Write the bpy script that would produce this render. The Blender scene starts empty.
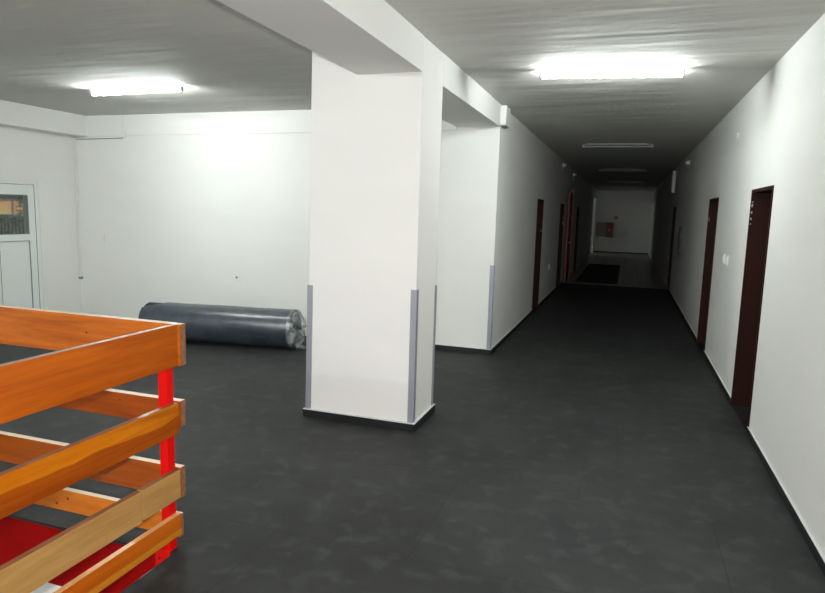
import bpy, bmesh, math, random
from mathutils import Vector, Matrix, noise
random.seed(7)
SC = bpy.context.scene
COL = SC.collection

# ------------------------------------------------------------------ camera
YAW, PITCH, ROLL, FPX, EYE = -0.3253, -0.1348, 0.0281, 625.94, 1.72
cam_d = bpy.data.cameras.new('camera')
cam = bpy.data.objects.new('camera', cam_d); COL.objects.link(cam)
cy, sy, cp, sp, cr, sr = (math.cos(YAW), math.sin(YAW), math.cos(PITCH), math.sin(PITCH), math.cos(ROLL), math.sin(ROLL))
r0 = Vector((cy, -sy, 0)); f0 = Vector((sy, cy, 0)); z0 = Vector((0, 0, 1))
fwd = f0 * cp + z0 * sp
up0 = -f0 * sp + z0 * cp
rt = r0 * cr + up0 * sr
up = up0 * cr - r0 * sr
m = Matrix((rt, up, -fwd)).transposed().to_4x4(); m.translation = (0, 0, EYE)
cam.matrix_world = m
cam_d.sensor_width = 36; cam_d.lens = FPX / 825 * 36
cam_d.clip_start = 0.05; cam_d.clip_end = 200
SC.camera = cam

# ------------------------------------------------------------------ world, exposure
W = bpy.data.worlds.new('dusk'); SC.world = W; W.use_nodes = True
W.node_tree.nodes['Background'].inputs[0].default_value = (0.30, 0.34, 0.40, 1)
W.node_tree.nodes['Background'].inputs[1].default_value = 0.16
SC.view_settings.view_transform = 'Standard'
SC.view_settings.look = 'None'
SC.view_settings.gamma = 1
SC.view_settings.use_curve_mapping = False
SC.view_settings.exposure = 1.45
TUBE_POWER = 82.0          # radiance of a lit fluorescent tube
TUBE_COL = (0.945, 1.0, 0.985)

# camera flash just above the lens, added to brighten faces turned to the camera
fl_d = bpy.data.lights.new('camera_flash', 'AREA'); fl_d.shape = 'RECTANGLE'; fl_d.size = 0.09; fl_d.size_y = 0.05
fl_d.energy = 40; fl_d.color = (1.0, 0.97, 0.96); fl_d.spread = math.radians(170)
fl = bpy.data.objects.new('camera_flash', fl_d); COL.objects.link(fl)
m2_ = m.copy(); m2_.translation = Vector((0, 0, EYE)) + up * 0.13 - fwd * 0.03
fl.matrix_world = m2_

# ------------------------------------------------------------------ helpers
def lin(r, g, b):
    f = lambda c: (c / 255 / 12.92) if c / 255 <= 0.04045 else ((c / 255 + 0.055) / 1.055) ** 2.4
    return (f(r), f(g), f(b), 1)

def newmat(name):
    mt = bpy.data.materials.new(name); mt.use_nodes = True
    nt = mt.node_tree; nt.nodes.clear()
    out = nt.nodes.new('ShaderNodeOutputMaterial')
    b = nt.nodes.new('ShaderNodeBsdfPrincipled')
    nt.links.new(b.outputs[0], out.inputs[0])
    return mt, nt, b, out

def N(nt, kind, **kw):
    n = nt.nodes.new(kind)
    for k, v in kw.items():
        if hasattr(n, k): setattr(n, k, v)
    return n

def simple(name, c, rough=0.5, metal=0.0, noise_amt=0.12, scale=8, bump=0.0, coat=0.0, spec=0.5):
    mt, nt, b, out = newmat(name)
    tc = N(nt, 'ShaderNodeTexCoord')
    no = N(nt, 'ShaderNodeTexNoise'); no.inputs['Scale'].default_value = scale; no.inputs['Detail'].default_value = 4
    nt.links.new(tc.outputs['Object'], no.inputs['Vector'])
    mx = N(nt, 'ShaderNodeMix', data_type='RGBA')
    mx.inputs['A'].default_value = tuple(x * (1 - noise_amt) for x in c[:3]) + (1,)
    mx.inputs['B'].default_value = tuple(min(1, x * (1 + noise_amt)) for x in c[:3]) + (1,)
    nt.links.new(no.outputs['Fac'], mx.inputs['Factor'])
    nt.links.new(mx.outputs['Result'], b.inputs['Base Color'])
    b.inputs['Roughness'].default_value = rough; b.inputs['Metallic'].default_value = metal
    b.inputs['Specular IOR Level'].default_value = spec
    b.inputs['Coat Weight'].default_value = coat
    b.inputs['Coat Roughness'].default_value = 0.12
    if bump:
        bp = N(nt, 'ShaderNodeBump'); bp.inputs['Strength'].default_value = bump; bp.inputs['Distance'].default_value = 0.01
        nt.links.new(no.outputs['Fac'], bp.inputs['Height']); nt.links.new(bp.outputs[0], b.inputs['Normal'])
    return mt

def paint(name, c, ripple=0.0, ripple_scale=(1, 1, 1), rough=0.75, var=0.035):
    """rolled wall paint: faint roller unevenness, small orange-peel bump, optional board ripple"""
    mt, nt, b, out = newmat(name)
    tc = N(nt, 'ShaderNodeTexCoord')
    mp = N(nt, 'ShaderNodeMapping'); mp.inputs['Scale'].default_value = (0.5, 0.5, 2.2)
    nt.links.new(tc.outputs['Object'], mp.inputs['Vector'])
    no = N(nt, 'ShaderNodeTexNoise'); no.inputs['Scale'].default_value = 1.6; no.inputs['Detail'].default_value = 3
    nt.links.new(mp.outputs[0], no.inputs['Vector'])
    mx = N(nt, 'ShaderNodeMix', data_type='RGBA')
    mx.inputs['A'].default_value = tuple(x * (1 - var) for x in c[:3]) + (1,)
    mx.inputs['B'].default_value = tuple(min(1, x * (1 + var)) for x in c[:3]) + (1,)
    nt.links.new(no.outputs['Fac'], mx.inputs['Factor'])
    nt.links.new(mx.outputs['Result'], b.inputs['Base Color'])
    b.inputs['Roughness'].default_value = rough
    b.inputs['Specular IOR Level'].default_value = 0.3
    n2 = N(nt, 'ShaderNodeTexNoise'); n2.inputs['Scale'].default_value = 14; n2.inputs['Detail'].default_value = 3
    nt.links.new(tc.outputs['Object'], n2.inputs['Vector'])
    bp = N(nt, 'ShaderNodeBump'); bp.inputs['Strength'].default_value = 0.12; bp.inputs['Distance'].default_value = 0.01
    nt.links.new(n2.outputs['Fac'], bp.inputs['Height'])
    last = bp
    if ripple:
        m2 = N(nt, 'ShaderNodeMapping'); m2.inputs['Scale'].default_value = ripple_scale
        nt.links.new(tc.outputs['Object'], m2.inputs['Vector'])
        n3 = N(nt, 'ShaderNodeTexNoise'); n3.inputs['Scale'].default_value = 1.0; n3.inputs['Detail'].default_value = 2.5
        nt.links.new(m2.outputs[0], n3.inputs['Vector'])
        b2 = N(nt, 'ShaderNodeBump'); b2.inputs['Strength'].default_value = ripple; b2.inputs['Distance'].default_value = 0.05
        nt.links.new(n3.outputs['Fac'], b2.inputs['Height'])
        nt.links.new(bp.outputs[0], b2.inputs['Normal'])
        last = b2
    nt.links.new(last.outputs[0], b.inputs['Normal'])
    return mt

def wood(name, axis, ca, cb, rough=0.35, coat=0.4, knots=(), band=None, band_col=None, band_amp=0.02, grain=22.0, end=None):
    """board wood with the grain along `axis` (0 or 1); knots are object-space points; band = z height below which band_col shows"""
    mt, nt, b, out = newmat(name)
    tc = N(nt, 'ShaderNodeTexCoord')
    mp = N(nt, 'ShaderNodeMapping')
    s = [1.0, 1.0, 1.0]; s[axis] = 0.06
    mp.inputs['Scale'].default_value = s
    nt.links.new(tc.outputs['Object'], mp.inputs['Vector'])
    n1 = N(nt, 'ShaderNodeTexNoise'); n1.inputs['Scale'].default_value = grain; n1.inputs['Detail'].default_value = 6; n1.inputs['Distortion'].default_value = 0.8
    nt.links.new(mp.outputs[0], n1.inputs['Vector'])
    n2 = N(nt, 'ShaderNodeTexNoise'); n2.inputs['Scale'].default_value = grain * 9; n2.inputs['Detail'].default_value = 3
    nt.links.new(mp.outputs[0], n2.inputs['Vector'])
    ad = N(nt, 'ShaderNodeMath', operation='MULTIPLY_ADD'); ad.inputs[1].default_value = 0.35
    nt.links.new(n2.outputs['Fac'], ad.inputs[0]); nt.links.new(n1.outputs['Fac'], ad.inputs[2])
    rp = N(nt, 'ShaderNodeValToRGB')
    rp.color_ramp.elements[0].position = 0.42; rp.color_ramp.elements[0].color = ca
    rp.color_ramp.elements[1].position = 0.86; rp.color_ramp.elements[1].color = cb
    nt.links.new(ad.outputs[0], rp.inputs[0])
    colr = rp.outputs[0]
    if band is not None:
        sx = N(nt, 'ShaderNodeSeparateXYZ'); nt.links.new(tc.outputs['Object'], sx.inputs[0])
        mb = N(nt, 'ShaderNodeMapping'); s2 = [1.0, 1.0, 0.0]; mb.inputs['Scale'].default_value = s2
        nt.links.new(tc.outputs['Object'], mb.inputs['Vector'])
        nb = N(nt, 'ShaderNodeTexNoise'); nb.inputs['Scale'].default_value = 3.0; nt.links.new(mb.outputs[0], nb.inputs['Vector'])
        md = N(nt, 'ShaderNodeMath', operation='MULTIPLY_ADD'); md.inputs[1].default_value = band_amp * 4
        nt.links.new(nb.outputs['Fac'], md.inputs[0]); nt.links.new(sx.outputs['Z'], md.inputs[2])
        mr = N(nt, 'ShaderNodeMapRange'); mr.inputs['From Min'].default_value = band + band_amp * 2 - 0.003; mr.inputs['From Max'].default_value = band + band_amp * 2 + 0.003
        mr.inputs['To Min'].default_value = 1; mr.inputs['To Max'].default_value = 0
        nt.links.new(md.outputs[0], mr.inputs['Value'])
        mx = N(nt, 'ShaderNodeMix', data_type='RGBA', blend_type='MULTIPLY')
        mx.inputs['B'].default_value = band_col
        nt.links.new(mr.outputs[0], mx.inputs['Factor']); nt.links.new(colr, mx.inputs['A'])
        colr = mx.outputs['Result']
    for (p, r) in knots:
        vd = N(nt, 'ShaderNodeVectorMath', operation='DISTANCE'); vd.inputs[1].default_value = p
        nt.links.new(tc.outputs['Object'], vd.inputs[0])
        mr = N(nt, 'ShaderNodeMapRange'); mr.inputs['From Min'].default_value = r * 0.6; mr.inputs['From Max'].default_value = r * 1.3
        mr.inputs['To Min'].default_value = 0.92; mr.inputs['To Max'].default_value = 0
        nt.links.new(vd.outputs['Value'], mr.inputs['Value'])
        mx = N(nt, 'ShaderNodeMix', data_type='RGBA'); mx.inputs['B'].default_value = lin(48, 18, 8)
        nt.links.new(mr.outputs[0], mx.inputs['Factor']); nt.links.new(colr, mx.inputs['A'])
        colr = mx.outputs['Result']
    # faces that point straight up take the `end` colour
    if end is not None:
        ge = N(nt, 'ShaderNodeNewGeometry')
        sn = N(nt, 'ShaderNodeSeparateXYZ'); nt.links.new(ge.outputs['True Normal'], sn.inputs[0])
        g2 = N(nt, 'ShaderNodeMath', operation='GREATER_THAN'); g2.inputs[1].default_value = 0.9
        nt.links.new(sn.outputs['Z'], g2.inputs[0])
        mx = N(nt, 'ShaderNodeMix', data_type='RGBA'); mx.inputs['B'].default_value = end
        nt.links.new(g2.outputs[0], mx.inputs['Factor']); nt.links.new(colr, mx.inputs['A'])
        colr = mx.outputs['Result']
    nt.links.new(colr, b.inputs['Base Color'])
    b.inputs['Roughness'].default_value = rough
    b.inputs['Coat Weight'].default_value = coat * .4; b.inputs['Coat Roughness'].default_value = 0.2; b.inputs['Specular IOR Level'].default_value = .3
    bp = N(nt, 'ShaderNodeBump'); bp.inputs['Strength'].default_value = 0.15; bp.inputs['Distance'].default_value = 0.004
    nt.links.new(n1.outputs['Fac'], bp.inputs['Height']); nt.links.new(bp.outputs[0], b.inputs['Normal'])
    return mt

def emis(name, c, s):
    mt, nt, b, out = newmat(name)
    b.inputs['Base Color'].default_value = (0.9, 0.9, 0.9, 1)
    b.inputs['Emission Color'].default_value = tuple(c[:3]) + (1,)
    b.inputs['Emission Strength'].default_value = s
    return mt

class B:
    """collects shapes into one bmesh"""
    def __init__(s): s.bm = bmesh.new()
    def box(s, x0, x1, y0, y1, z0, z1, rz=0, mi=0):
        c = Vector(((x0 + x1) / 2, (y0 + y1) / 2, (z0 + z1) / 2))
        M = Matrix.Translation(c) @ Matrix.Rotation(rz, 4, 'Z') @ Matrix.Diagonal((abs(x1 - x0), abs(y1 - y0), abs(z1 - z0), 1))
        g = bmesh.ops.create_cube(s.bm, size=1, matrix=M)
        for v in g['verts']:
            for f in v.link_faces: f.material_index = mi
        return s
    def cyl(s, p0, p1, r, seg=20, r2=None, caps=True, mi=0):
        p0, p1 = Vector(p0), Vector(p1); d = p1 - p0
        q = d.to_track_quat('Z', 'Y').to_matrix().to_4x4()
        g = bmesh.ops.create_cone(s.bm, cap_ends=caps, segments=seg, radius1=r, radius2=r if r2 is None else r2, depth=d.length,
                                  matrix=Matrix.Translation((p0 + p1) / 2) @ q)
        for v in g['verts']:
            for f in v.link_faces: f.material_index = mi
        return s
    def prism(s, pts, z0, z1):
        lo = [s.bm.verts.new((x, y, z0)) for x, y in pts]; hi = [s.bm.verts.new((x, y, z1)) for x, y in pts]
        n = len(pts)
        s.bm.faces.new(lo[::-1]); s.bm.faces.new(hi)
        for i in range(n): s.bm.faces.new((lo[i], lo[(i + 1) % n], hi[(i + 1) % n], hi[i]))
        return s
    def sph(s, c, r, seg=16):
        bmesh.ops.create_uvsphere(s.bm, u_segments=seg, v_segments=seg // 2, radius=r, matrix=Matrix.Translation(c)); return s
    def tube(s, pts, r, seg=8):
        for a, b in zip(pts[:-1], pts[1:]): s.cyl(a, b, r, seg)
        return s
    def obj(s, name, mats, parent=None, bevel=0, smooth=False, **props):
        bmesh.ops.recalc_face_normals(s.bm, faces=s.bm.faces)
        me = bpy.data.meshes.new(name); s.bm.to_mesh(me); s.bm.free()
        if not isinstance(mats, (list, tuple)): mats = [mats]
        for q in mats: me.materials.append(q)
        if smooth:
            for p in me.polygons: p.use_smooth = True
        o = bpy.data.objects.new(name, me); COL.objects.link(o)
        if smooth:
            try: me.set_sharp_from_angle(angle=math.radians(40))
            except Exception: pass
        if parent: o.parent = parent
        if bevel:
            bv = o.modifiers.new('bevel', 'BEVEL'); bv.width = bevel; bv.segments = 2; bv.limit_method = 'ANGLE'
        for k, v in props.items(): o[k] = v
        return o

def empty(name, loc, label=None, cat=None, group=None, rz=0, kind=None):
    o = bpy.data.objects.new(name, None); COL.objects.link(o); o.location = loc; o.rotation_euler.z = rz
    o.empty_display_size = 0.1
    if label: o['label'] = label
    if cat: o['category'] = cat
    if group: o['group'] = group
    if kind: o['kind'] = kind
    return o

def copy_thing(o, loc, label=None, parent=None, rz=None):
    c = o.copy(); COL.objects.link(c)
    if parent: c.parent = parent
    else:
        c.location = loc
        if rz is not None: c.rotation_euler.z = rz
        if label: c['label'] = label
    for ch in [k for k in bpy.data.objects if k.parent == o]:
        copy_thing(ch, None, None, c)
    return c

# ------------------------------------------------------------------ materials
M_WALL = paint('wall_paint', lin(226, 227, 223))
M_WALLC = paint('column_paint', lin(228, 227, 224))
M_CEIL = paint('ceiling_paint', lin(202, 202, 196), ripple=0.34, ripple_scale=(0.6, 3.2, 1), var=0.05)
M_BASE = simple('black_rubber_skirting', lin(24, 25, 26), 0.4)
M_BEAD = simple('white_sealant', lin(205, 208, 205), 0.6)
M_ALU = simple('grey_aluminium_angle', lin(162, 166, 176), 0.42, 0.35, 0.04)
M_BROWN = simple('brown_gloss_frame', lin(40, 14, 5), 0.6, 0, 0.15, 3, spec=.15)
M_BROWND = simple('brown_door_leaf', lin(38, 13, 5), 0.6, 0, 0.15, 3, spec=.15)
M_RED = simple('red_gloss_paint', lin(200, 6, 2), 0.4, 0, 0.06, 12, coat=0.05, spec=.2)
M_REDSLAB = simple('red_painted_concrete', lin(138, 3, 2), 0.75, 0, 0.15, 10, bump=0.2, spec=.08)
M_REDDOOR = simple('red_steel_door', lin(122, 8, 12), 0.45, 0, 0.08)
M_PVC = simple('white_pvc', lin(222, 227, 224), 0.35, 0, 0.02)
M_GASKET = simple('grey_rubber_gasket', lin(128, 133, 134), 0.6)
M_PLAST = simple('white_plastic', lin(225, 226, 222), 0.4, 0, 0.02)
M_MARK = simple('pale_lilac_mark', lin(150, 145, 158), 0.5)
M_PLASTG = simple('grey_plastic', lin(120, 122, 122), 0.5)
M_DARK = simple('dark_plastic', lin(28, 28, 30), 0.4)
M_LAMPBODY = simple('lamp_body_enamel', lin(165, 167, 165), 0.5, 0, 0.03)
M_TUBEOFF = simple('unlit_tube_glass', lin(150, 152, 150), 0.4, 0, 0.02)
M_TUBE = emis('lit_tube', TUBE_COL, TUBE_POWER)
M_TUBE_FILL = emis('hall_fill_tube', TUBE_COL, TUBE_POWER * 2.0)  # stronger tube for the unseen lamps added over the hall
M_TUBE_LEFT = emis('lit_left_tube', TUBE_COL, TUBE_POWER * 0.85)
M_TUBE_FILL_DIM = emis('dim_fill_tube', TUBE_COL, TUBE_POWER * 0.25)  # tube turned down for the added lamp behind the viewer
M_TUBE_END_FILL = emis('end_wall_fill_tube', TUBE_COL, TUBE_POWER * 0.55)  # tube of the hidden lamp added to light the end wall
M_CHROME = simple('steel', lin(180, 180, 182), 0.3, 0.9, 0.03)

def floor_mat():
    mt, nt, b, out = newmat('black_rubber_floor')
    tc = N(nt, 'ShaderNodeTexCoord')
    n1 = N(nt, 'ShaderNodeTexNoise'); n1.inputs['Scale'].default_value = 1.7; n1.inputs['Detail'].default_value = 6; n1.inputs['Roughness'].default_value = 0.62
    n2 = N(nt, 'ShaderNodeTexNoise'); n2.inputs['Scale'].default_value = 6.5; n2.inputs['Detail'].default_value = 5; n2.inputs['Distortion'].default_value = 0.3
    n3 = N(nt, 'ShaderNodeTexNoise'); n3.inputs['Scale'].default_value = 260; n3.inputs['Detail'].default_value = 2
    for n in (n1, n2, n3): nt.links.new(tc.outputs['Object'], n.inputs['Vector'])
    r1 = N(nt, 'ShaderNodeValToRGB')
    r1.color_ramp.elements[0].position = 0.36; r1.color_ramp.elements[0].color = lin(24, 26, 26)
    r1.color_ramp.elements[1].position = 0.70; r1.color_ramp.elements[1].color = lin(44, 46, 45)
    nt.links.new(n1.outputs['Fac'], r1.inputs[0])
    r2 = N(nt, 'ShaderNodeValToRGB')
    r2.color_ramp.elements[0].position = 0.52; r2.color_ramp.elements[0].color = (0, 0, 0, 1)
    r2.color_ramp.elements[1].position = 0.78; r2.color_ramp.elements[1].color = (0.8, 0.8, 0.8, 1)
    nt.links.new(n2.outputs['Fac'], r2.inputs[0])
    mx = N(nt, 'ShaderNodeMix', data_type='RGBA'); mx.inputs['B'].default_value = lin(62, 64, 64)
    nt.links.new(r2.outputs[0], mx.inputs['Factor']); nt.links.new(r1.outputs[0], mx.inputs['A'])
    # mat seams, staggered
    mp = N(nt, 'ShaderNodeMapping'); mp.inputs['Location'].default_value = (0.92, 0.22, 0)
    nt.links.new(tc.outputs['Object'], mp.inputs['Vector'])
    br = N(nt, 'ShaderNodeTexBrick'); br.offset = 0.5
    br.inputs['Scale'].default_value = 1.0; br.inputs['Brick Width'].default_value = 1.5; br.inputs['Row Height'].default_value = 1.0
    br.inputs['Mortar Size'].default_value = 0.004; br.inputs['Mortar Smooth'].default_value = 0.3
    br.inputs['Color1'].default_value = (1, 1, 1, 1); br.inputs['Color2'].default_value = (0.88, 0.88, 0.88, 1); br.inputs['Mortar'].default_value = (0.45, 0.45, 0.45, 1)
    nt.links.new(mp.outputs[0], br.inputs['Vector'])
    m2 = N(nt, 'ShaderNodeMix', data_type='RGBA', blend_type='MULTIPLY'); m2.inputs['Factor'].default_value = 1
    nt.links.new(mx.outputs['Result'], m2.inputs['A']); nt.links.new(br.outputs['Color'], m2.inputs['B'])
    nt.links.new(m2.outputs['Result'], b.inputs['Base Color'])
    b.inputs['Roughness'].default_value = 0.62; b.inputs['Specular IOR Level'].default_value = 0.35
    bp = N(nt, 'ShaderNodeBump'); bp.inputs['Strength'].default_value = 0.35; bp.inputs['Distance'].default_value = 0.003
    nt.links.new(n3.outputs['Fac'], bp.inputs['Height']); nt.links.new(bp.outputs[0], b.inputs['Normal'])
    return mt
M_FLOOR = floor_mat()

def tile_mat():
    mt, nt, b, out = newmat('stone_tile_floor')
    tc = N(nt, 'ShaderNodeTexCoord')
    br = N(nt, 'ShaderNodeTexBrick'); br.offset = 0.0
    br.inputs['Scale'].default_value = 1.0; br.inputs['Brick Width'].default_value = 0.4; br.inputs['Row Height'].default_value = 0.4
    br.inputs['Mortar Size'].default_value = 0.008
    br.inputs['Color1'].default_value = lin(150, 145, 135); br.inputs['Color2'].default_value = lin(130, 126, 118); br.inputs['Mortar'].default_value = lin(80, 78, 74)
    nt.links.new(tc.outputs['Object'], br.inputs['Vector'])
    nt.links.new(br.outputs['Color'], b.inputs['Base Color']); b.inputs['Roughness'].default_value = 0.35
    return mt
M_TILE = tile_mat()

# ------------------------------------------------------------------ room dimensions
XR, XL = 1.05, -1.495            # corridor side walls
HC, HB = 2.99, 2.738             # ceiling, underside of beam
YC0, YC1, XCW = 4.525, 5.057, -2.4385   # column
XBL = -2.02                      # far side of beam
YW = 7.478                       # back wall of the hall
XLW = -7.95                      # left wall of the hall
YEND = 32.0
YB = -3.2                        # wall behind the camera
YT = 16.5                        # rubber floor ends, tiles begin
HBS = 0.06                       # skirting height
WX0, WX1, WY0, WY1 = -4.6, -2.02, -1.6, 2.39    # stairwell opening in the floor

# floor (with the stairwell hole)
b = B(); T = 0.012
b.box(XLW - .3, WX0, YB, YW + .3, -T, 0); b.box(WX0, WX1, WY1, YW + .3, -T, 0)
b.box(WX0, WX1, YB, WY0, -T, 0); b.box(WX1, XR + .33, YB, YT, -T, 0)
b.obj('floor', M_FLOOR, kind='structure')
b = B(); T2 = 0.35
b.box(XLW - .3, WX0, YB, YW + .3, -T2, -T); b.box(WX0, WX1, WY1, YW + .3, -T2, -T)
b.box(WX0, WX1, YB, WY0, -T2, -T); b.box(WX1, XR + .33, YB, YT, -T2, -T)
b.obj('floor_slab', M_REDSLAB, kind='structure')
B().box(XL - .3, XR + .33, YT, YEND + .2, -0.35, -0.004).obj('floor_tiles', M_TILE, kind='structure')
# well below the opening: white walls, landing and steps
M_WELL = paint('well_paint', lin(232, 233, 230))
b = B()
b.box(WX0 - .15, WX1 + .15, WY1, WY1 + .15, -2.0, -T2); b.box(WX0 - .15, WX1 + .15, WY0 - .15, WY0, -2.0, -T2)
b.box(WX0 - .15, WX0, WY0, WY1, -2.0, -T2); b.box(WX1, WX1 + .15, WY0, WY1, -2.0, -T2)
b.obj('wall_stairwell', M_WELL, kind='structure')
B().box(WX0 - .15, WX1 + .15, WY0 - .15, WY1 + .15, -2.2, -2.0).obj('floor_landing', simple('landing_concrete', lin(120, 118, 114), 0.7, 0, .1, 5), kind='structure')

# ceiling
B().box(XLW - .3, XR + .33, YB, YEND + .2, HC, HC + .2).obj('ceiling', M_CEIL, kind='structure')

def wall_along_y(name, xa, xb, y0, y1, openings, mat, z1=HC):
    b = B(); y = y0
    for (a, c, zlo, zhi) in sorted(openings):
        if a > y: b.box(xa, xb, y, a, 0, z1)
        if zlo > 0: b.box(xa, xb, a, c, 0, zlo)
        b.box(xa, xb, a, c, zhi, z1)
        y = c
    b.box(xa, xb, y, y1, 0, z1)
    return b.obj(name, mat, kind='structure')

R_DOORS = [(5.53, 6.416, 0, 2.0), (8.634, 9.53, 0, 2.0), (15.9, 16.75, 0, 2.0)]
L_DOORS = [(11.046, 11.85, 0, 2.0), (14.983, 15.85, 0, 2.0), (20.0, 20.9, 0, 2.0), (29.4, 31.6, 0, 2.6)]  # last opening on the left leads to the added passage
wall_along_y('wall_right', XR, XR + .3, YB, YEND, R_DOORS, M_WALL)
wall_along_y('wall_left', XL - .3, XL, YW, YEND, L_DOORS, M_WALL)
B().box(XLW - .3, XL - .3, YW, YW + .3, 0, HC).obj('wall_back', M_WALL, kind='structure')
B().box(-7.2, XR + .3, YEND, YEND + .2, 0, HC).obj('wall_end', M_WALL, kind='structure')
b = B(); b.box(-7.2, XL - .3, 28.8, 29.0, 0, HC); b.box(-7.4, -7.2, 28.8, YEND + .2, 0, HC); b.obj('wall_added_passage', M_WALL, kind='structure')  # unseen passage added so a hidden lamp can light the end wall
B().box(-7.4, XL - .3, 28.8, YEND + .2, HC, HC + .2).obj('ceiling_added_passage', M_CEIL, kind='structure')
B().box(-7.4, XL - .3, 28.8, YEND + .2, -.35, -.004).obj('floor_added_passage', M_TILE, kind='structure')
B().box(XLW - .3, XR + .3, YB - .2, YB, 0, HC).obj('wall_rear', M_WALL, kind='structure')
DY0, DY1, DH = 5.18, 6.81, 2.0
wall_along_y('wall_hall_left', XLW - .3, XLW, YB, YW, [(DY0, DY1, 0, DH)], M_WALL)

# column (top leans a touch like the plaster does) and beams
b = B()
LEAN = 0.035
lo = [(XCW, YC0), (XL, YC0), (XL, YC1), (XCW, YC1)]
hi = [(XCW + LEAN, YC0), (XL, YC0), (XL, YC1), (XCW + LEAN, YC1)]
v0 = [b.bm.verts.new((x, y, 0)) for x, y in lo]; v1 = [b.bm.verts.new((x, y, HC)) for x, y in hi]
b.bm.faces.new(v0[::-1]); b.bm.faces.new(v1)
for i in range(4): b.bm.faces.new((v0[i], v0[(i + 1) % 4], v1[(i + 1) % 4], v1[i]))
b.obj('wall_column', M_WALLC, kind='structure', bevel=0.006)
b = B(); b.box(XBL, XL, YB, YC0, HB, HC); b.box(XBL, XL, YC1, YW, HB, HC)
b.obj('trim_1', M_WALL, kind='structure')          # corridor beam
B().box(XLW, XLW + .25, YB, YW, 2.693, HC).obj('trim_2', M_WALL, kind='structure')      # beam along the left wall
B().box(XLW + .25, XBL, YW - .02, YW, 2.70, HC).obj('trim_3', M_WALL, kind='structure')  # band along the back wall

# skirting: black rubber strip with a pale sealant line on top
def skirting(name, segs):
    b = B(); s = B()
    for (x0, x1, y0, y1) in segs:
        b.box(x0, x1, y0, y1, 0, HBS)
        s.box(x0, x1, y0, y1, HBS, HBS + .006)
    o = b.obj(name, M_BASE, kind='structure')
    s.obj('sealant_line', M_BEAD, o)
    return o
t = 0.014
def segs_y(x0, x1, y0, y1, ops):
    out = []; y = y0
    for (a, c, *_r) in sorted(ops):
        out.append((x0, x1, y, a)); y = c
    out.append((x0, x1, y, y1)); return out
skirting('baseboard_right', segs_y(XR - t, XR, YB, YT, R_DOORS[:2] + [(15.9, 16.49)]))
skirting('baseboard_left', segs_y(XL, XL + t, YW, YT, L_DOORS[:2]))
skirting('baseboard_back', [(-3.3, XL + t, YW - t, YW)])
tc_ = 0.02
skirting('baseboard_column', [(XCW - tc_, XL + tc_, YC0 - tc_, YC0), (XCW - tc_, XL + tc_, YC1, YC1 + tc_),
                              (XL, XL + tc_, YC0, YC1), (XCW - tc_, XCW, YC0, YC1)])
skirting('baseboard_end', [(XL, XR, YEND - t, YEND)])

# ------------------------------------------------------------------ inner doors (recessed in the wall, brown lined)
def inner_door(n, side, y0, y1, h, marks=False):
    w = y1 - y0
    o = empty('door_%d' % n, (XR if side > 0 else XL, (y0 + y1) / 2, 0), kind='structure')
    s = side
    f = B(); k = 0.03; proud = 0.008
    a, c = -proud * s, 0.235 * s
    x0, x1 = min(a, c), max(a, c)
    f.box(x0, x1, -w / 2, -w / 2 + k, 0, h); f.box(x0, x1, w / 2 - k, w / 2, 0, h); f.box(x0, x1, -w / 2 + k, w / 2 - k, h - k, h)
    # rebate lip the leaf closes against
    a2, c2 = 0.15 * s, 0.17 * s; x2, x3 = min(a2, c2), max(a2, c2)
    f.box(x2, x3, -w / 2 + k, -w / 2 + k + .015, 0, h - k); f.box(x2, x3, w / 2 - k - .015, w / 2 - k, 0, h - k)
    f.obj('door_frame', M_BROWN, o)
    l = B(); a, c = 0.172 * s, 0.212 * s
    l.box(min(a, c), max(a, c), -w / 2 + k + .003, w / 2 - k - .003, 0.006, h - k - .003)
    leaf = l.obj('door_leaf', M_BROWND, o, bevel=0.003)
    hd = B(); xa = 0.172 * s
    hd.box(min(xa, xa - .006 * s), max(xa, xa - .006 * s), -w / 2 + .06, -w / 2 + .10, .92, 1.12)
    hd.cyl((xa, -w / 2 + .08, 1.05), (xa - .05 * s, -w / 2 + .08, 1.05), .009, 12)
    hd.cyl((xa - .05 * s, -w / 2 + .08, 1.05), (xa - .05 * s, -w / 2 + .19, 1.05), .009, 12)
    hd.obj('door_handle', M_CHROME, leaf, smooth=True)
    tb = B(); tb.box(min(0, .3 * s), max(0, .3 * s), -w / 2, w / 2, -.002, .003)
    tb.obj('threshold', M_BASE, o)
    if marks:
        st = B()
        for (z, hh) in marks:
            st.box(min(-.003 * s, .016 * s), max(-.003 * s, .009 * s), w / 2 - k - .0012, w / 2 - k + .01, z, z + hh)
        st.obj('jamb_mark', M_MARK, o)  # small pale lilac flecks at the jamb edge
    return o
inner_door(1, 1, 5.53, 6.416, 2.0, marks=[(1.885, .012), (1.845, .03), (1.785, .022), (1.73, .02), (1.69, .008)])
inner_door(2, 1, 8.634, 9.53, 2.0, marks=[(1.70, .05)])
inner_door(3, 1, 15.9, 16.75, 2.0)
inner_door(4, -1, 11.046, 11.85, 2.0, marks=[(1.42, .03)])
inner_door(5, -1, 14.983, 15.85, 2.0, marks=[(1.5, .08), (1.66, .03)])
inner_door(6, -1, 20.0, 20.9, 2.0)

# red steel fire door standing open against the left corridor wall
rd = empty('fire_door', (XL + .03, 17.35, 0), 'red steel fire door standing open along the dark left corridor wall', 'door', rz=math.radians(0))
b = B(); b.box(0, .05, -.85, 0, .01, 2.32); leaf = b.obj('leaf', M_REDDOOR, rd, bevel=.003)
b = B(); b.box(-.02, .07, 0.0, .07, 0, 2.40); b.obj('door_post', M_REDDOOR, rd)
b = B(); b.cyl((.05, -.75, 1.05), (.10, -.75, 1.05), .01, 12); b.cyl((.10, -.75, 1.05), (.10, -.63, 1.05), .01, 12); b.obj('lever_handle', M_CHROME, rd, smooth=True)

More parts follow.
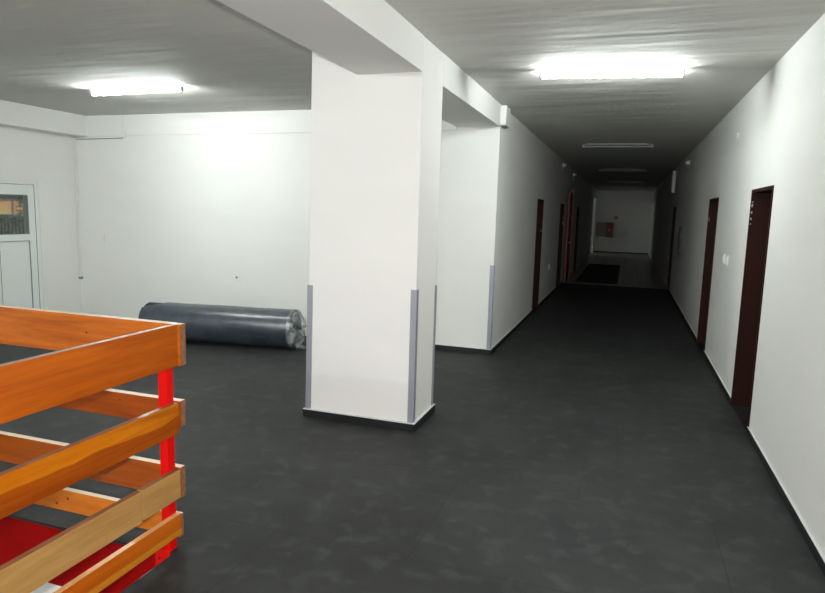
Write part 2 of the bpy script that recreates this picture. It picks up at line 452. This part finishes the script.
# ------------------------------------------------------------------ white PVC entrance door (left wall)
def glass_mat():
    mt = bpy.data.materials.new('door_glass'); mt.use_nodes = True; nt = mt.node_tree; nt.nodes.clear()
    out = N(nt, 'ShaderNodeOutputMaterial'); tr = N(nt, 'ShaderNodeBsdfTransparent'); gl = N(nt, 'ShaderNodeBsdfGlossy')
    tr.inputs[0].default_value = (.86, .9, .88, 1); gl.inputs['Roughness'].default_value = 0.02
    fr = N(nt, 'ShaderNodeFresnel'); fr.inputs[0].default_value = 1.5
    mx = N(nt, 'ShaderNodeMixShader'); nt.links.new(fr.outputs[0], mx.inputs[0]); nt.links.new(tr.outputs[0], mx.inputs[1]); nt.links.new(gl.outputs[0], mx.inputs[2])
    nt.links.new(mx.outputs[0], out.inputs[0]); return mt
M_GLASS = glass_mat()
d = empty('door_7', (XLW, (DY0 + DY1) / 2, 0), kind='structure')
hw = (DY1 - DY0) / 2
b = B(); fx0, fx1 = -.075, -.005; k = .055
b.box(fx0, fx1, -hw, -hw + k, 0, DH); b.box(fx0, fx1, hw - k, hw, 0, DH); b.box(fx0, fx1, -hw + k, hw - k, DH - k, DH); b.box(fx0, fx1, -hw + k, hw - k, 0, .02)
b.obj('door_frame', M_PVC, d, bevel=.003)
b = B(); b.box(-.004, .004, hw - .002, hw + .07, 0, DH + .06); b.box(-.004, .004, -hw - .07, hw, DH, DH + .06)
b.obj('plaster_edge', M_WALL, d)
def pvc_leaf(ya, yb, handle_side):
    st = .10; x0, x1 = -.062, -.012
    z0, z1 = .025, DH - k - .006; zg0, zg1 = 1.255, 1.80; tr = .14
    f = B()
    f.box(x0, x1, ya, ya + st, z0, z1); f.box(x0, x1, yb - st, yb, z0, z1)
    f.box(x0, x1, ya + st, yb - st, z1 - tr, z1); f.box(x0, x1, ya + st, yb - st, zg0 - .09, zg0); f.box(x0, x1, ya + st, yb - st, z0, z0 + .12)
    lf = f.obj('door_leaf', M_PVC, d, bevel=.004)
    B().box(-.045, -.028, ya + st - .01, yb - st + .01, z0 + .11, zg0 - .08).obj('lower_panel', M_PVC, lf)
    B().box(-.040, -.034, ya + st - .01, yb - st + .01, zg0 - .01, z1 - tr + .01).obj('glass_pane', M_GLASS, lf)
    g = B()
    for (p, q) in ((zg0, z1 - tr), (z0 + .12, zg0 - .09)):
        for yy in ((ya + st, ya + st + .006), (yb - st - .006, yb - st)): g.box(-.030, -.0115, yy[0], yy[1], p, q)
        for zz in ((p, p + .006), (q - .006, q)): g.box(-.030, -.0115, ya + st, yb - st, zz[0], zz[1])
    g.obj('gasket', M_GASKET, lf)
    yh = ya + st / 2 if handle_side < 0 else yb - st / 2
    h = B(); h.box(-.012, -.004, yh - .018, yh + .018, .93, 1.15); h.cyl((-.004, yh, 1.06), (.045, yh, 1.06), .009, 12)
    h.cyl((.045, yh, 1.06), (.045, yh + .12 * -handle_side, 1.06), .009, 12); h.obj('door_handle', M_PVC, lf, smooth=True)
    return lf
c0 = (DY0 + DY1) / 2
pvc_leaf(6.085 - c0, DY1 - k - .006 - c0, -1)
pvc_leaf(DY0 + k + .006 - c0, 6.077 - c0, 1)
b = B(); b.box(-.066, -.010, DY1 - k - .006 - c0, DY1 - k - c0, .02, DH - k)
b.obj('seal_strip', M_GASKET, d)

# ------------------------------------------------------------------ outside the entrance door, at dusk
M_PAVE = simple('paving', lin(150, 150, 148), .8, 0, .1, 3)
B().box(-24, XLW - .3, -2, 24, -.2, -.02).obj('ground_outside', M_PAVE, kind='structure')
hs = empty('neighbouring_house', (-17.0, 13.2, -.02), 'dim house with one warm lit window seen through the door glass', 'house')
b = B(); b.box(-2.5, 0, -4, 4, 0, 3.2); b.obj('wall', simple('house_plaster', lin(120, 115, 105), .9, 0, .1, 3), hs)
b = B(); b.prism([(-2.8, -4.3), (.4, -4.3), (.4, 4.3), (-2.8, 4.3)], 3.2, 3.4); b.obj('roof', simple('roof_tile', lin(110, 60, 45), .8), hs)
b = B(); b.box(0, .06, -.06, 1.0, 1.28, 1.34); b.box(0, .06, -.06, 1.0, 1.72, 1.78); b.box(0, .06, -.12, -.06, 1.28, 1.78); b.box(0, .06, 1.0, 1.06, 1.28, 1.78); b.box(0, .05, .42, .48, 1.34, 1.72)
wf = b.obj('window_frame', M_PVC, hs)
def lit_window():
    mt, nt, b_, out = newmat('lit_window'); tc = N(nt, 'ShaderNodeTexCoord'); no = N(nt, 'ShaderNodeTexNoise'); no.inputs['Scale'].default_value = 2.5
    nt.links.new(tc.outputs['Object'], no.inputs['Vector']); rp = N(nt, 'ShaderNodeValToRGB')
    rp.color_ramp.elements[0].position = .4; rp.color_ramp.elements[0].color = lin(235, 140, 80); rp.color_ramp.elements[1].position = .6; rp.color_ramp.elements[1].color = lin(240, 205, 130)
    nt.links.new(no.outputs['Fac'], rp.inputs[0]); nt.links.new(rp.outputs[0], b_.inputs['Emission Color']); b_.inputs['Emission Strength'].default_value = .22
    b_.inputs['Base Color'].default_value = (.1, .1, .1, 1); return mt
B().box(.0, .02, -.06, 1.0, 1.34, 1.72).obj('window_pane', lit_window(), wf)

def leaf_mat(name, a, c):
    mt, nt, b_, out = newmat(name); oi = N(nt, 'ShaderNodeTexCoord'); no = N(nt, 'ShaderNodeTexNoise'); no.inputs['Scale'].default_value = 5
    nt.links.new(oi.outputs['Object'], no.inputs['Vector']); rp = N(nt, 'ShaderNodeValToRGB')
    rp.color_ramp.elements[0].position = .35; rp.color_ramp.elements[0].color = a; rp.color_ramp.elements[1].position = .65; rp.color_ramp.elements[1].color = c
    nt.links.new(no.outputs['Fac'], rp.inputs[0]); nt.links.new(rp.outputs[0], b_.inputs['Base Color']); b_.inputs['Roughness'].default_value = .7; return mt
def shrub(loc, rx, ry, z0, z1, label, mat, n=900):
    o = empty('garden_shrub', loc, label, 'shrub')
    b = B(); rnd = random.Random(int(loc[1] * 100))
    for i in range(n):
        while True:
            p = Vector((rnd.uniform(-1, 1), rnd.uniform(-1, 1), rnd.uniform(-1, 1)))
            if .35 < p.length < 1: break
        c = Vector((p.x * rx, p.y * ry, (z0 + z1) / 2 + p.z * (z1 - z0) / 2))
        u = Vector((rnd.uniform(-1, 1), rnd.uniform(-1, 1), rnd.uniform(-1, 1))).normalized(); w = u.orthogonal().normalized(); s = rnd.uniform(.03, .06)
        vs = [b.bm.verts.new(c + q) for q in (u * s, w * s * .5, -u * s, -w * s * .5)]; b.bm.faces.new(vs)
    b.obj('foliage', mat, o)
    b = B(); b.cyl((0, 0, 0), (0, 0, (z0 + z1) / 2), .03, 8)
    for a in range(5): b.cyl((0, 0, z0 * .6), (math.cos(a * 1.3) * rx * .5, math.sin(a * 1.3) * ry * .5, (z0 + z1) / 2), .012, 6)
    b.obj('stem', simple('bark', lin(70, 55, 40), .9), o)
shrub((-13.2, 11.4, -.02), .5, .55, .8, 2.3, 'dark green garden shrub right of the lit house window', leaf_mat('dark_leaves', lin(50, 60, 45), lin(90, 100, 60)))
shrub((-13.0, 10.2, -.02), .4, .5, 1.0, 1.42, 'low yellowish garden shrub in front of the lit house window', leaf_mat('yellow_leaves', lin(90, 95, 45), lin(170, 160, 60)), 350)
fe = empty('garden_fence', (-12.0, 9.7, -.02), 'dark metal garden fence of upright bars seen through door glass', 'fence')
b = B(); b.box(-.02, .02, -1.6, 1.6, 1.3, 1.33); b.box(-.02, .02, -1.6, 1.6, .35, .38); b.obj('rail', M_DARK, fe)
b = B()
for i in range(40): b.box(-.01, .01, -1.6 + i * .08, -1.58 + i * .08, .3, 1.38)
b.obj('bar_panel', M_DARK, fe)
B().box(-.12, .12, -1.8, 1.8, 0, .3).obj('plinth', M_PAVE, fe)

# ------------------------------------------------------------------ ceiling lamps
def lamp(loc, rz, lit, label, L=1.15):
    o = empty('ceiling_lamp', loc, label, 'lamp', rz=rz)
    b = B(); b.box(-L / 2 + .07, L / 2 - .07, -.02, .02, -.02, 0); b.obj('base', M_LAMPBODY, o, bevel=.003)
    for s in (-1, 1):
        b = B(); b.box(s * L / 2 - .012, s * L / 2 + .012, -.016, .016, -.072, -.016)
        b.box(min(s * (L / 2 - .08), s * L / 2), max(s * (L / 2 - .08), s * L / 2), -.014, .014, -.028, -.016)
        b.obj('end_holder', M_LAMPBODY, o, bevel=.004)
    b = B(); b.cyl((-L / 2 + .012, 0, -.052), (L / 2 - .012, 0, -.052), .018, 20)
    b.obj('tube', lit if lit else M_TUBEOFF, o, smooth=True)
    return o
lamp((-.228, 5.88, HC), .13, M_TUBE, 'lit fluorescent lamp on the corridor ceiling', 1.19)
lamp((-5.21, 5.74, HC), -.03, M_TUBE_LEFT, 'lit fluorescent lamp on the hall ceiling at left', 1.25)
lamp((-.26, 11.67, HC), .05, False, 'unlit ceiling lamp nearest behind the lit corridor lamp')
lamp((-.22, 17.67, HC), 0, False, 'second unlit ceiling lamp down the dark corridor')
lamp((-.12, 23.7, HC), 0, False, 'farthest unlit ceiling lamp deep in the dark corridor')
lamp((-.22, -1.8, HC), 0, M_TUBE_FILL_DIM, 'added fluorescent lamp, unseen behind the viewer over the corridor')  # added out of view to light surfaces facing the camera
lamp((-5.04, 1.6, HC), 0, M_TUBE_FILL, 'added out-of-view fluorescent lamp over the left part of the hall beside the stairwell')  # added outside the frame to lift the hall walls and ceiling
lamp((-5.04, -2.2, HC), 0, M_TUBE_FILL, 'added fluorescent lamp, unseen behind the viewer over the hall')  # second added lamp, evens out the hall brightness from behind

lamp((-5.6, 30.4, HC), 1.57, M_TUBE_END_FILL, 'added hidden lamp that brightens the far end wall of the corridor')  # added out of sight to brighten the end wall

# ------------------------------------------------------------------ aluminium corner guards
def guard(x, y, sx, sy, z1, label, w=.045, lean=0.0):
    """angle whose corner sits at (x,y); legs run towards sx (along x) and sy (along y)"""
    b = B(); th = .004; e = .0005
    ox, oy = x - sx * e, y - sy * e
    b.box(min(ox - sx * th, ox + sx * w), max(ox - sx * th, ox + sx * w), min(oy - sy * th, oy), max(oy - sy * th, oy), 0, z1 - HBS - .006)
    b.box(min(ox - sx * th, ox), max(ox - sx * th, ox), min(oy, oy + sy * w), max(oy, oy + sy * w), 0, z1 - HBS - .006)
    for v in b.bm.verts: v.co.x -= x; v.co.y -= y
    o = b.obj('corner_guard', M_ALU, label=label, category='corner guard')
    o.location = (x, y, HBS + .006)
    if lean: o.rotation_euler.y = lean
    return o
guard(XCW, YC0, 1, 1, 1.105, 'grey metal corner guard on the front left edge of the white column', lean=LEAN / HC)
guard(XL, YC0, -1, 1, 1.125, 'grey metal corner guard on the front right edge of the white column')
guard(XL, YC1, -1, -1, 1.11, 'grey metal corner guard on the rear right edge of the white column, seen edge on')
guard(XL, YW, -1, 1, 1.10, 'grey metal corner guard on the wall corner where the corridor begins')

# ------------------------------------------------------------------ wrapped floor-covering roll
def roll():
    R = .243; L = 1.97
    p1 = Vector((-3.80, 6.755, R)); ang = math.atan(.16)
    o = empty('flooring_roll', (p1.x, p1.y, 0), 'large dark grey roll of floor covering wrapped in plastic film, lying by the wall', 'roll', rz=ang)
    # local x axis along the roll, end at 0, other end at -L
    seg = 64; n = 40
    def surf(name, r0, wob, mat, parent, x0, x1, n=n, seed=0):
        b = B(); rings = []
        for i in range(n + 1):
            x = x0 + (x1 - x0) * i / n; ring = []
            for j in range(seg):
                a = 2 * math.pi * j / seg
                w = noise.noise(Vector((x * 2.2 + seed, math.cos(a) * 1.6, math.sin(a) * 1.6))) * wob
                rr = r0 + w - wob * .5
                xx = x + (.75 * max(0, math.sin(a + .25) - .62) if i == n else 0)
                ring.append(b.bm.verts.new((xx, math.cos(a) * rr, R + math.sin(a) * rr)))
            rings.append(ring)
        for i in range(n):
            for j in range(seg):
                b.bm.faces.new((rings[i][j], rings[i][(j + 1) % seg], rings[i + 1][(j + 1) % seg], rings[i + 1][j]))
        return b.obj(name, mat, parent, smooth=True)
    # spiral core
    b = B(); rings = []
    m_core = simple('rolled_sheet_edge', lin(20, 22, 23), .9)
    r = .05; turns = 16; pts = []
    for i in range(turns * 24 + 1):
        a = i / 24 * 2 * math.pi; rr = .05 + (R - .012 - .05) * i / (turns * 24); pts.append((math.cos(a) * rr, math.sin(a) * rr))
    th = .008
    prev = None
    for i, (u, v) in enumerate(pts):
        k = (math.hypot(u, v) + th) / math.hypot(u, v)
        q = [b.bm.verts.new((xx, uu, R + vv)) for xx in (-.01, -L + .012) for uu, vv in ((u, v), (u * k, v * k))]
        if prev:
            for (a_, b_) in ((0, 1), (1, 3), (3, 2), (2, 0)): b.bm.faces.new((prev[a_], prev[b_], q[b_], q[a_]))
        prev = q
    b.obj('rolled_sheet', m_core, o)
    # film wrap: glossy dark blue-grey sleeve
    mt, nt, bs, out = newmat('wrap_film')
    tc = N(nt, 'ShaderNodeTexCoord'); mp = N(nt, 'ShaderNodeMapping'); mp.inputs['Scale'].default_value = (2.5, 2, 2)
    nt.links.new(tc.outputs['Object'], mp.inputs['Vector'])
    no = N(nt, 'ShaderNodeTexNoise'); no.inputs['Scale'].default_value = 3; no.inputs['Detail'].default_value = 5; nt.links.new(mp.outputs[0], no.inputs['Vector'])
    rp = N(nt, 'ShaderNodeValToRGB'); rp.color_ramp.elements[0].position = .35; rp.color_ramp.elements[0].color = lin(40, 48, 56); rp.color_ramp.elements[1].position = .75; rp.color_ramp.elements[1].color = lin(60, 70, 80)
    nt.links.new(no.outputs['Fac'], rp.inputs[0]); nt.links.new(rp.outputs[0], bs.inputs['Base Color'])
    bs.inputs['Roughness'].default_value = .42; bs.inputs['Coat Weight'].default_value = .5; bs.inputs['Coat Roughness'].default_value = .27
    bp = N(nt, 'ShaderNodeBump'); bp.inputs['Strength'].default_value = .22; bp.inputs['Distance'].default_value = .01
    nt.links.new(no.outputs['Fac'], bp.inputs['Height']); nt.links.new(bp.outputs[0], bs.inputs['Normal'])
    surf('film_wrap', R, .006, mt, o, 0, -L, n=6)
    # crumpled clear film closing both ends
    m2 = bpy.data.materials.new('clear_film'); m2.use_nodes = True; nt = m2.node_tree; nt.nodes.clear()
    out = N(nt, 'ShaderNodeOutputMaterial'); tr = N(nt, 'ShaderNodeBsdfTransparent'); pb = N(nt, 'ShaderNodeBsdfPrincipled')
    pb.inputs['Base Color'].default_value = lin(200, 208, 210); pb.inputs['Roughness'].default_value = .15
    tc = N(nt, 'ShaderNodeTexCoord'); no = N(nt, 'ShaderNodeTexNoise'); no.inputs['Scale'].default_value = 5; no.inputs['Detail'].default_value = 2; no.inputs['Distortion'].default_value = 1.2
    nt.links.new(tc.outputs['Object'], no.inputs['Vector'])
    mr = N(nt, 'ShaderNodeMapRange'); mr.inputs['From Min'].default_value = .42; mr.inputs['From Max'].default_value = .68; mr.inputs['To Min'].default_value = .15; mr.inputs['To Max'].default_value = .7
    nt.links.new(no.outputs['Fac'], mr.inputs['Value'])
    mx = N(nt, 'ShaderNodeMixShader'); nt.links.new(mr.outputs[0], mx.inputs[0]); nt.links.new(tr.outputs[0], mx.inputs[1]); nt.links.new(pb.outputs[0], mx.inputs[2]); nt.links.new(mx.outputs[0], out.inputs[0])
    def cap(x, dirn, full, seed):
        b = B(); rr = [R * q for q in (1.01, 1.0, .93, .8, .62, .45, .28, .12)]; rings = []
        for k, q in enumerate(rr):
            ring = []
            for j in range(48):
                a = 2 * math.pi * j / 48
                bulge = (.02 + .075 * (1 - (q / R) ** 2) ** .5 if q < R else (.02 if k else -.03))
                crum = noise.noise(Vector((q * 9, math.cos(a) * 2 + seed, math.sin(a) * 2))) * .05 * (0 if k < 2 else 1)
                ring.append(b.bm.verts.new((x + dirn * (bulge + crum), math.cos(a) * q, R + math.sin(a) * q)))
            rings.append(ring)
        for k in range(len(rr) - 1):
            for j in range(48):
                a = 2 * math.pi * (j + .5) / 48
                if not full and math.sin(a) > .1: continue
                b.bm.faces.new((rings[k][j], rings[k][(j + 1) % 48], rings[k + 1][(j + 1) % 48], rings[k + 1][j]))
        b.obj('end_film', m2, o)
    cap(0, 1, True, 1.3); cap(-L, -1, False, 4.2)
    # loose film tail on the floor
    b = B(); prev = None
    for i in range(9):
        x = .02 + i * .014; z = max(.004, .07 * math.exp(-i * .5) + .008 * math.sin(i * 2.2)); q = [b.bm.verts.new((x, -.10 + .03 * i * .3, z)), b.bm.verts.new((x, .10 - .02 * i * .3, z + .012))]
        if prev: b.bm.faces.new((prev[0], prev[1], q[1], q[0]))
        prev = q
    b.obj('film_tail', m2, o)
roll()

# ------------------------------------------------------------------ stair railing: red steel posts, wooden boards
rail = empty('stair_railing', (WX1, WY1, 0), 'red steel and orange wooden board railing round the stairwell at lower left', 'railing')
ox, oy = WX1, WY1
XO, XI = -2.017, -2.047        # outer and inner face of the side boards
YI, YO = 2.447, 2.479          # inner and outer face of the back boards
YN, XF = -1.55, -4.55          # near and far ends (outside the frame)
def rbox(x0, x1, y0, y1, z0, z1): return B().box(x0 - ox, x1 - ox, y0 - oy, y1 - oy, z0, z1)
O1, O2 = lin(176, 84, 16), lin(214, 122, 34)
PALE = lin(214, 196, 170)
wA = wood('varnished_board_side_top', 1, lin(132, 54, 0), lin(166, 82, 2), end=lin(150, 132, 116))
wB = wood('varnished_board_side_second', 1, lin(150, 74, 0), lin(188, 108, 8), band=.69, band_col=(.62, .42, .3, 1), band_amp=.018, end=lin(118, 66, 34))
wC = wood('raw_pale_board', 1, lin(146, 106, 54), lin(174, 134, 78), rough=.6, coat=0, knots=[((.03, 2.42 - oy, .375), .012), ((.03, 1.985 - oy, .315), .013), ((.03, 1.35 - oy, .36), .008)], end=lin(112, 62, 30))
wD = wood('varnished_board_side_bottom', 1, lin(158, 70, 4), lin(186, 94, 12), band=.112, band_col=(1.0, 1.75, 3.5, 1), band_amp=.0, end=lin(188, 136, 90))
wE = wood('varnished_board_back_top', 0, lin(144, 64, 4), lin(186, 100, 22), rough=.4, coat=.7, knots=[((-.56, .06, 1.06), .007)], end=PALE)
wF = wood('varnished_board_back_second', 0, lin(120, 48, 4), lin(150, 70, 8), knots=[((-.36, .06, .73), .006)], end=PALE)
wG = wood('varnished_board_back_third', 0, lin(128, 54, 4), lin(158, 78, 10), end=PALE)
wH = wood('pine_board_back_bottom', 0, lin(176, 88, 12), lin(204, 118, 28), knots=[((-.74, .06, .13), .009), ((-.82, .06, .09), .009), ((-.07, .06, .165), .007)], end=PALE)
for (za, zb, mt, dx, dy) in ((.945, 1.15, wE, .012, .012), (.637, .768, wF, .006, .008), (.267, .427, wG, 0, .004), (.056, .176, wH, -.014, 0)):
    rbox(XF, XO + dx, YI, YO + dy, za, zb).obj('board', mt, rail, bevel=.002)
rbox(XO - .03, XO, YN, YI, .945, 1.15).obj('board', wA, rail, bevel=.002)
rbox(XO - .03, XO, YN, YI, .605, .762).obj('board', wB, rail, bevel=.002)
rbox(XO - .03, XO, 2.187, YI, .272, .42).obj('board', wC, rail, bevel=.002, label='short pale raw end piece')
rbox(XO - .03, XO, YN, 2.181, .266, .418).obj('board', wC, rail, bevel=.002, label='pale raw unvarnished board')
rbox(XO - .03, XO, YN, YI, .078, .19).obj('board', wD, rail, bevel=.002)
# rough splintered end grain on the butt ends of the back boards
mEND = simple('splintered_end_grain', lin(120, 82, 52), .9, 0, .75, 60, bump=.6)
for (za, zb, dx, dy) in ((.95, 1.145, .012, .012), (.64, .765, .006, .008), (.27, .424, 0, .004), (.06, .173, -.014, 0)):
    b = B(); nz = 14
    vs = []
    for i in range(nz + 1):
        z = za + (zb - za) * i / nz
        vs.append([b.bm.verts.new((XO + dx - ox + .0012 + random.uniform(0, .002), y - oy, z)) for y in (YI + .002, (YI + YO + dy) / 2, YO + dy - .002)])
    for i in range(nz):
        for k in range(2): b.bm.faces.new((vs[i][k], vs[i][k + 1], vs[i + 1][k + 1], vs[i + 1][k]))
    b.obj('end_grain', mEND, rail)
def post(x, y, dx):
    b = B(); b.box(x - ox, x + .05 - ox, y - oy, y + .05 - oy, 0, 1.12)
    p = b.obj('post', M_RED, rail, bevel=.003)
    return p
px = XO - .03 - .05
pc = post(px, 2.397, 0)
b = rbox(px - .03, px + .06, 2.380, 2.3835, -.16, .012); b.obj('fixing_plate', M_RED, pc)
for (u, z) in ((.012, -.035), (.012, -.12), (.05, -.035), (.05, -.12)):
    B().cyl((px - .03 + u - ox + .015, 2.3775 - oy, z), (px - .03 + u - ox + .015, 2.384 - oy, z), .007, 6).obj('bolt', M_DARK, pc)
post(px, WY0 - .05, 0)
post(XF, 2.397, 0)
# black nosing strip along the stairwell edge of the floor covering
b = B(); b.box(WX0, WX1, WY1 - .006, WY1, -.016, .001); b.box(WX1 - .006, WX1, WY0, WY1 - .006, -.016, .001)
b.obj('trim_4', M_BASE, kind='structure')

# ------------------------------------------------------------------ small wall fittings
def tagm(o, label, cat, group=None):
    o['label'] = label; o['category'] = cat
    if group: o['group'] = group
    return o
# cable trunking on the band of the back wall
o = empty('cable_trunking', (-7.01, YW - .02, 2.70), 'short white cable trunking upright on the band above the back wall', 'trunking')
B().box(-.045, .045, -.022, 0, -.03, .28).obj('cover', M_PLAST, o, bevel=.003)
B().box(-.07, -.045, -.02, 0, -.03, -.012).obj('joint', M_PLAST, o)
# horizontal cable and vertical corner cable
b = B(); b.tube([(0, 0, 0), (.28, 0, .0), (.6, 0, .004), (.88, 0, .008)], .006)
o = b.obj('wall_cable', M_PLASTG, label='thin grey cable run level under the band of the back wall', category='cable'); o.location = (-7.92, YW - .007, 2.655)
o = empty('corner_conduit', (-7.925, YW - .022, .55), 'thin white conduit running down the hall corner beside the back wall', 'conduit')
B().cyl((0, 0, .02), (0, 0, 2.09), .011, 12).obj('pipe', M_PLAST, o, smooth=True)
B().box(-.025, .025, -.02, .021, 0, .03).obj('end_fitting', M_PLASTG, o)
for z in (.5, 1.0, 1.28, 1.34, 1.75): B().box(-.013, .013, -.012, .021, z, z + .014).obj('clip', M_PLAST, o)
# switch and socket on the back wall
o = empty('wall_switch', (-7.50, YW, 1.20), 'white wall switch on the back wall near the hall corner', 'switch')
B().box(-.05, .05, -.016, 0, -.06, .06).obj('plate', M_PLAST, o, bevel=.004); B().box(-.03, .03, -.024, -.016, -.035, .035).obj('rocker', M_PLAST, o, bevel=.003)
o = empty('wall_socket', (-5.12, YW, .73), 'white power socket low on the back wall above the roll', 'socket')
B().box(-.05, .05, -.014, 0, -.06, .06).obj('plate', M_PLAST, o, bevel=.004)
b = B(); b.cyl((0, -.0142, .01), (0, -.019, .01), .028, 24); b.obj('socket_face', M_PLAST, o); B().cyl((0, -.0188, .01), (0, -.0194, .01), .017, 20).obj('socket_recess', M_PLASTG, o)
# double switch on right wall between the two near doors
for i, (y, lb) in enumerate(((7.72, 'far'), (7.50, 'near'))):
    o = empty('wall_switch', (XR, y, 1.295), 'white wall switch on the right corridor wall between the brown doors, %s one of two' % ('farther' if i == 0 else 'nearer'), 'switch')
    B().box(-.014, 0, -.055, .055, -.055, .055).obj('plate', M_PLAST, o, bevel=.004)
    B().box(-.022, -.014, -.03, .03, -.035, .035).obj('rocker', M_PLAST, o, bevel=.003)
o = empty('junction_cap', (XR, 7.59, 2.62), 'small white round junction cap high on the right corridor wall', 'cap')
B().cyl((0, 0, 0), (-.012, 0, 0), .035, 20).obj('cap_disc', M_PLAST, o, smooth=True)
# switch on left corridor wall
o = empty('wall_switch', (XL, 13.3, .65), 'white fitting low on the left corridor wall between two dark doors', 'switch')
B().box(0, .014, -.05, .05, -.06, .06).obj('plate', M_PLAST, o, bevel=.004)
B().box(.014, .02, -.03, .03, -.03, .03).obj('rocker', M_PLAST, o)
# white box under the ceiling at the corridor corner
o = empty('alarm_box', (XL, 7.60, 2.755), 'white alarm box under the ceiling at the start of the corridor wall', 'alarm box')
B().box(0, .07, -.13, .13, 0, .225).obj('housing', M_PLAST, o, bevel=.006)
B().box(.005, .055, -.10, .10, -.012, 0).obj('base_cover', M_PLASTG, o)
# small emergency lamps
def bulkhead(x, y, z, s, label):
    o = empty('emergency_lamp', (x, y, z), label, 'emergency lamp')
    B().box(min(0, .03 * s), max(0, .03 * s), -.04, .04, -.04, .04).obj('mount', M_PLAST, o)
    b = B(); b.cyl((.03 * s, 0, .02), (.07 * s, 0, -.02), .022, 16, r2=.036); b.obj('lamp_head', M_PLAST, o, smooth=True)
    B().box(min(.01 * s, .03 * s), max(.01 * s, .03 * s), -.02, .02, -.16, -.04).obj('cable_box', M_PLASTG, o)
bulkhead(XL, 14.9, 2.87, 1, 'small white emergency lamp high on the left corridor wall, nearer one')
bulkhead(XL, 17.9, 2.84, 1, 'small white emergency lamp high on the left corridor wall, above the red door')
bulkhead(XR, 13.3, 2.80, -1, 'small white emergency lamp high on the right corridor wall')
# white panel high on the right wall
o = empty('wall_panel_box', (XR, 17.1, 2.36), 'tall white box high on the right wall, far down the corridor', 'wall box')
B().box(-.07, 0, -.16, .16, 0, .54).obj('housing', M_PLAST, o, bevel=.006)
B().box(-.076, -.07, -.13, .13, .04, .5).obj('front_cover', M_PLAST, o)
# framed notice board
o = empty('notice_board', (XR, 13.8, 1.0), 'dark framed notice board on the right wall of the dark corridor', 'notice board')
B().box(-.03, 0, -.30, .30, 0, .56).obj('frame', M_DARK, o, bevel=.003)
B().box(-.034, -.03, -.26, .26, .04, .52).obj('board_face', simple('board_face', lin(150, 146, 138), .7, 0, .2, 12), o)
# black entrance mat
b = B(); b.box(-.54, .54, -3.4, 3.4, 0, .016)
o = b.obj('floor_mat', simple('black_mat', lin(16, 16, 17), .95, 0, .3, 80, bump=.5), bevel=.004, label='long black mat lying on the tiles at the dark end of the corridor', category='mat'); o.location = (-.68, 20.4, -.004)
# end wall: red hydrant cabinet, grey box, two small signs
o = empty('hydrant_cabinet', (-.82, YEND, .75), 'red fire hydrant cabinet on the end wall of the corridor', 'cabinet')
B().box(-.18, .18, -.22, 0, 0, .72).obj('body', M_REDDOOR, o, bevel=.006)
dd = B().box(-.03, .16, -.235, -.221, .03, .69).obj('door', M_REDDOOR, o, bevel=.003)
B().box(-.15, -.03, -.235, -.221, .03, .69).obj('dark_side_panel', simple('dark_red', lin(60, 14, 14), .4), o)
B().box(.0, .02, -.25, -.235, .3, .4).obj('handle', M_CHROME, dd)
o = empty('meter_box', (-1.22, YEND, .78), 'flat grey-brown box on the end wall left of the red cabinet', 'box')
B().box(-.2, .2, -.06, 0, 0, .68).obj('housing', simple('grey_brown_box', lin(150, 138, 130), .6), o, bevel=.006)
B().box(-.17, .17, -.066, -.06, .03, .65).obj('cover', simple('grey_brown_cover', lin(155, 143, 135), .6), o)
o = empty('wall_sign', (-.83, YEND, 1.86), 'tiny white sign on the end wall, upper of two', 'sign'); B().box(-.07, .07, -.008, 0, -.06, .06).obj('plate', M_PLAST, o)
o = empty('wall_sign', (-.54, YEND, 1.70), 'tiny pinkish sign on the end wall, lower of two', 'sign'); B().box(-.08, .08, -.008, 0, -.08, .08).obj('plate', simple('pink_sign', lin(230, 130, 130), .5), o)

# ------------------------------------------------------------------ repeats share a group
for o in bpy.data.objects:
    if o.parent is None and 'label' in o:
        g = {'ceiling_lamp': 'fluorescent ceiling lamps', 'corner_guard': 'metal corner guards', 'emergency_lamp': 'small emergency lamps',
             'wall_switch': 'white wall switches', 'wall_sign': 'tiny signs on the end wall', 'garden_shrub': 'shrubs outside the door'}.get(o.name.split('.')[0])
        if g: o['group'] = g
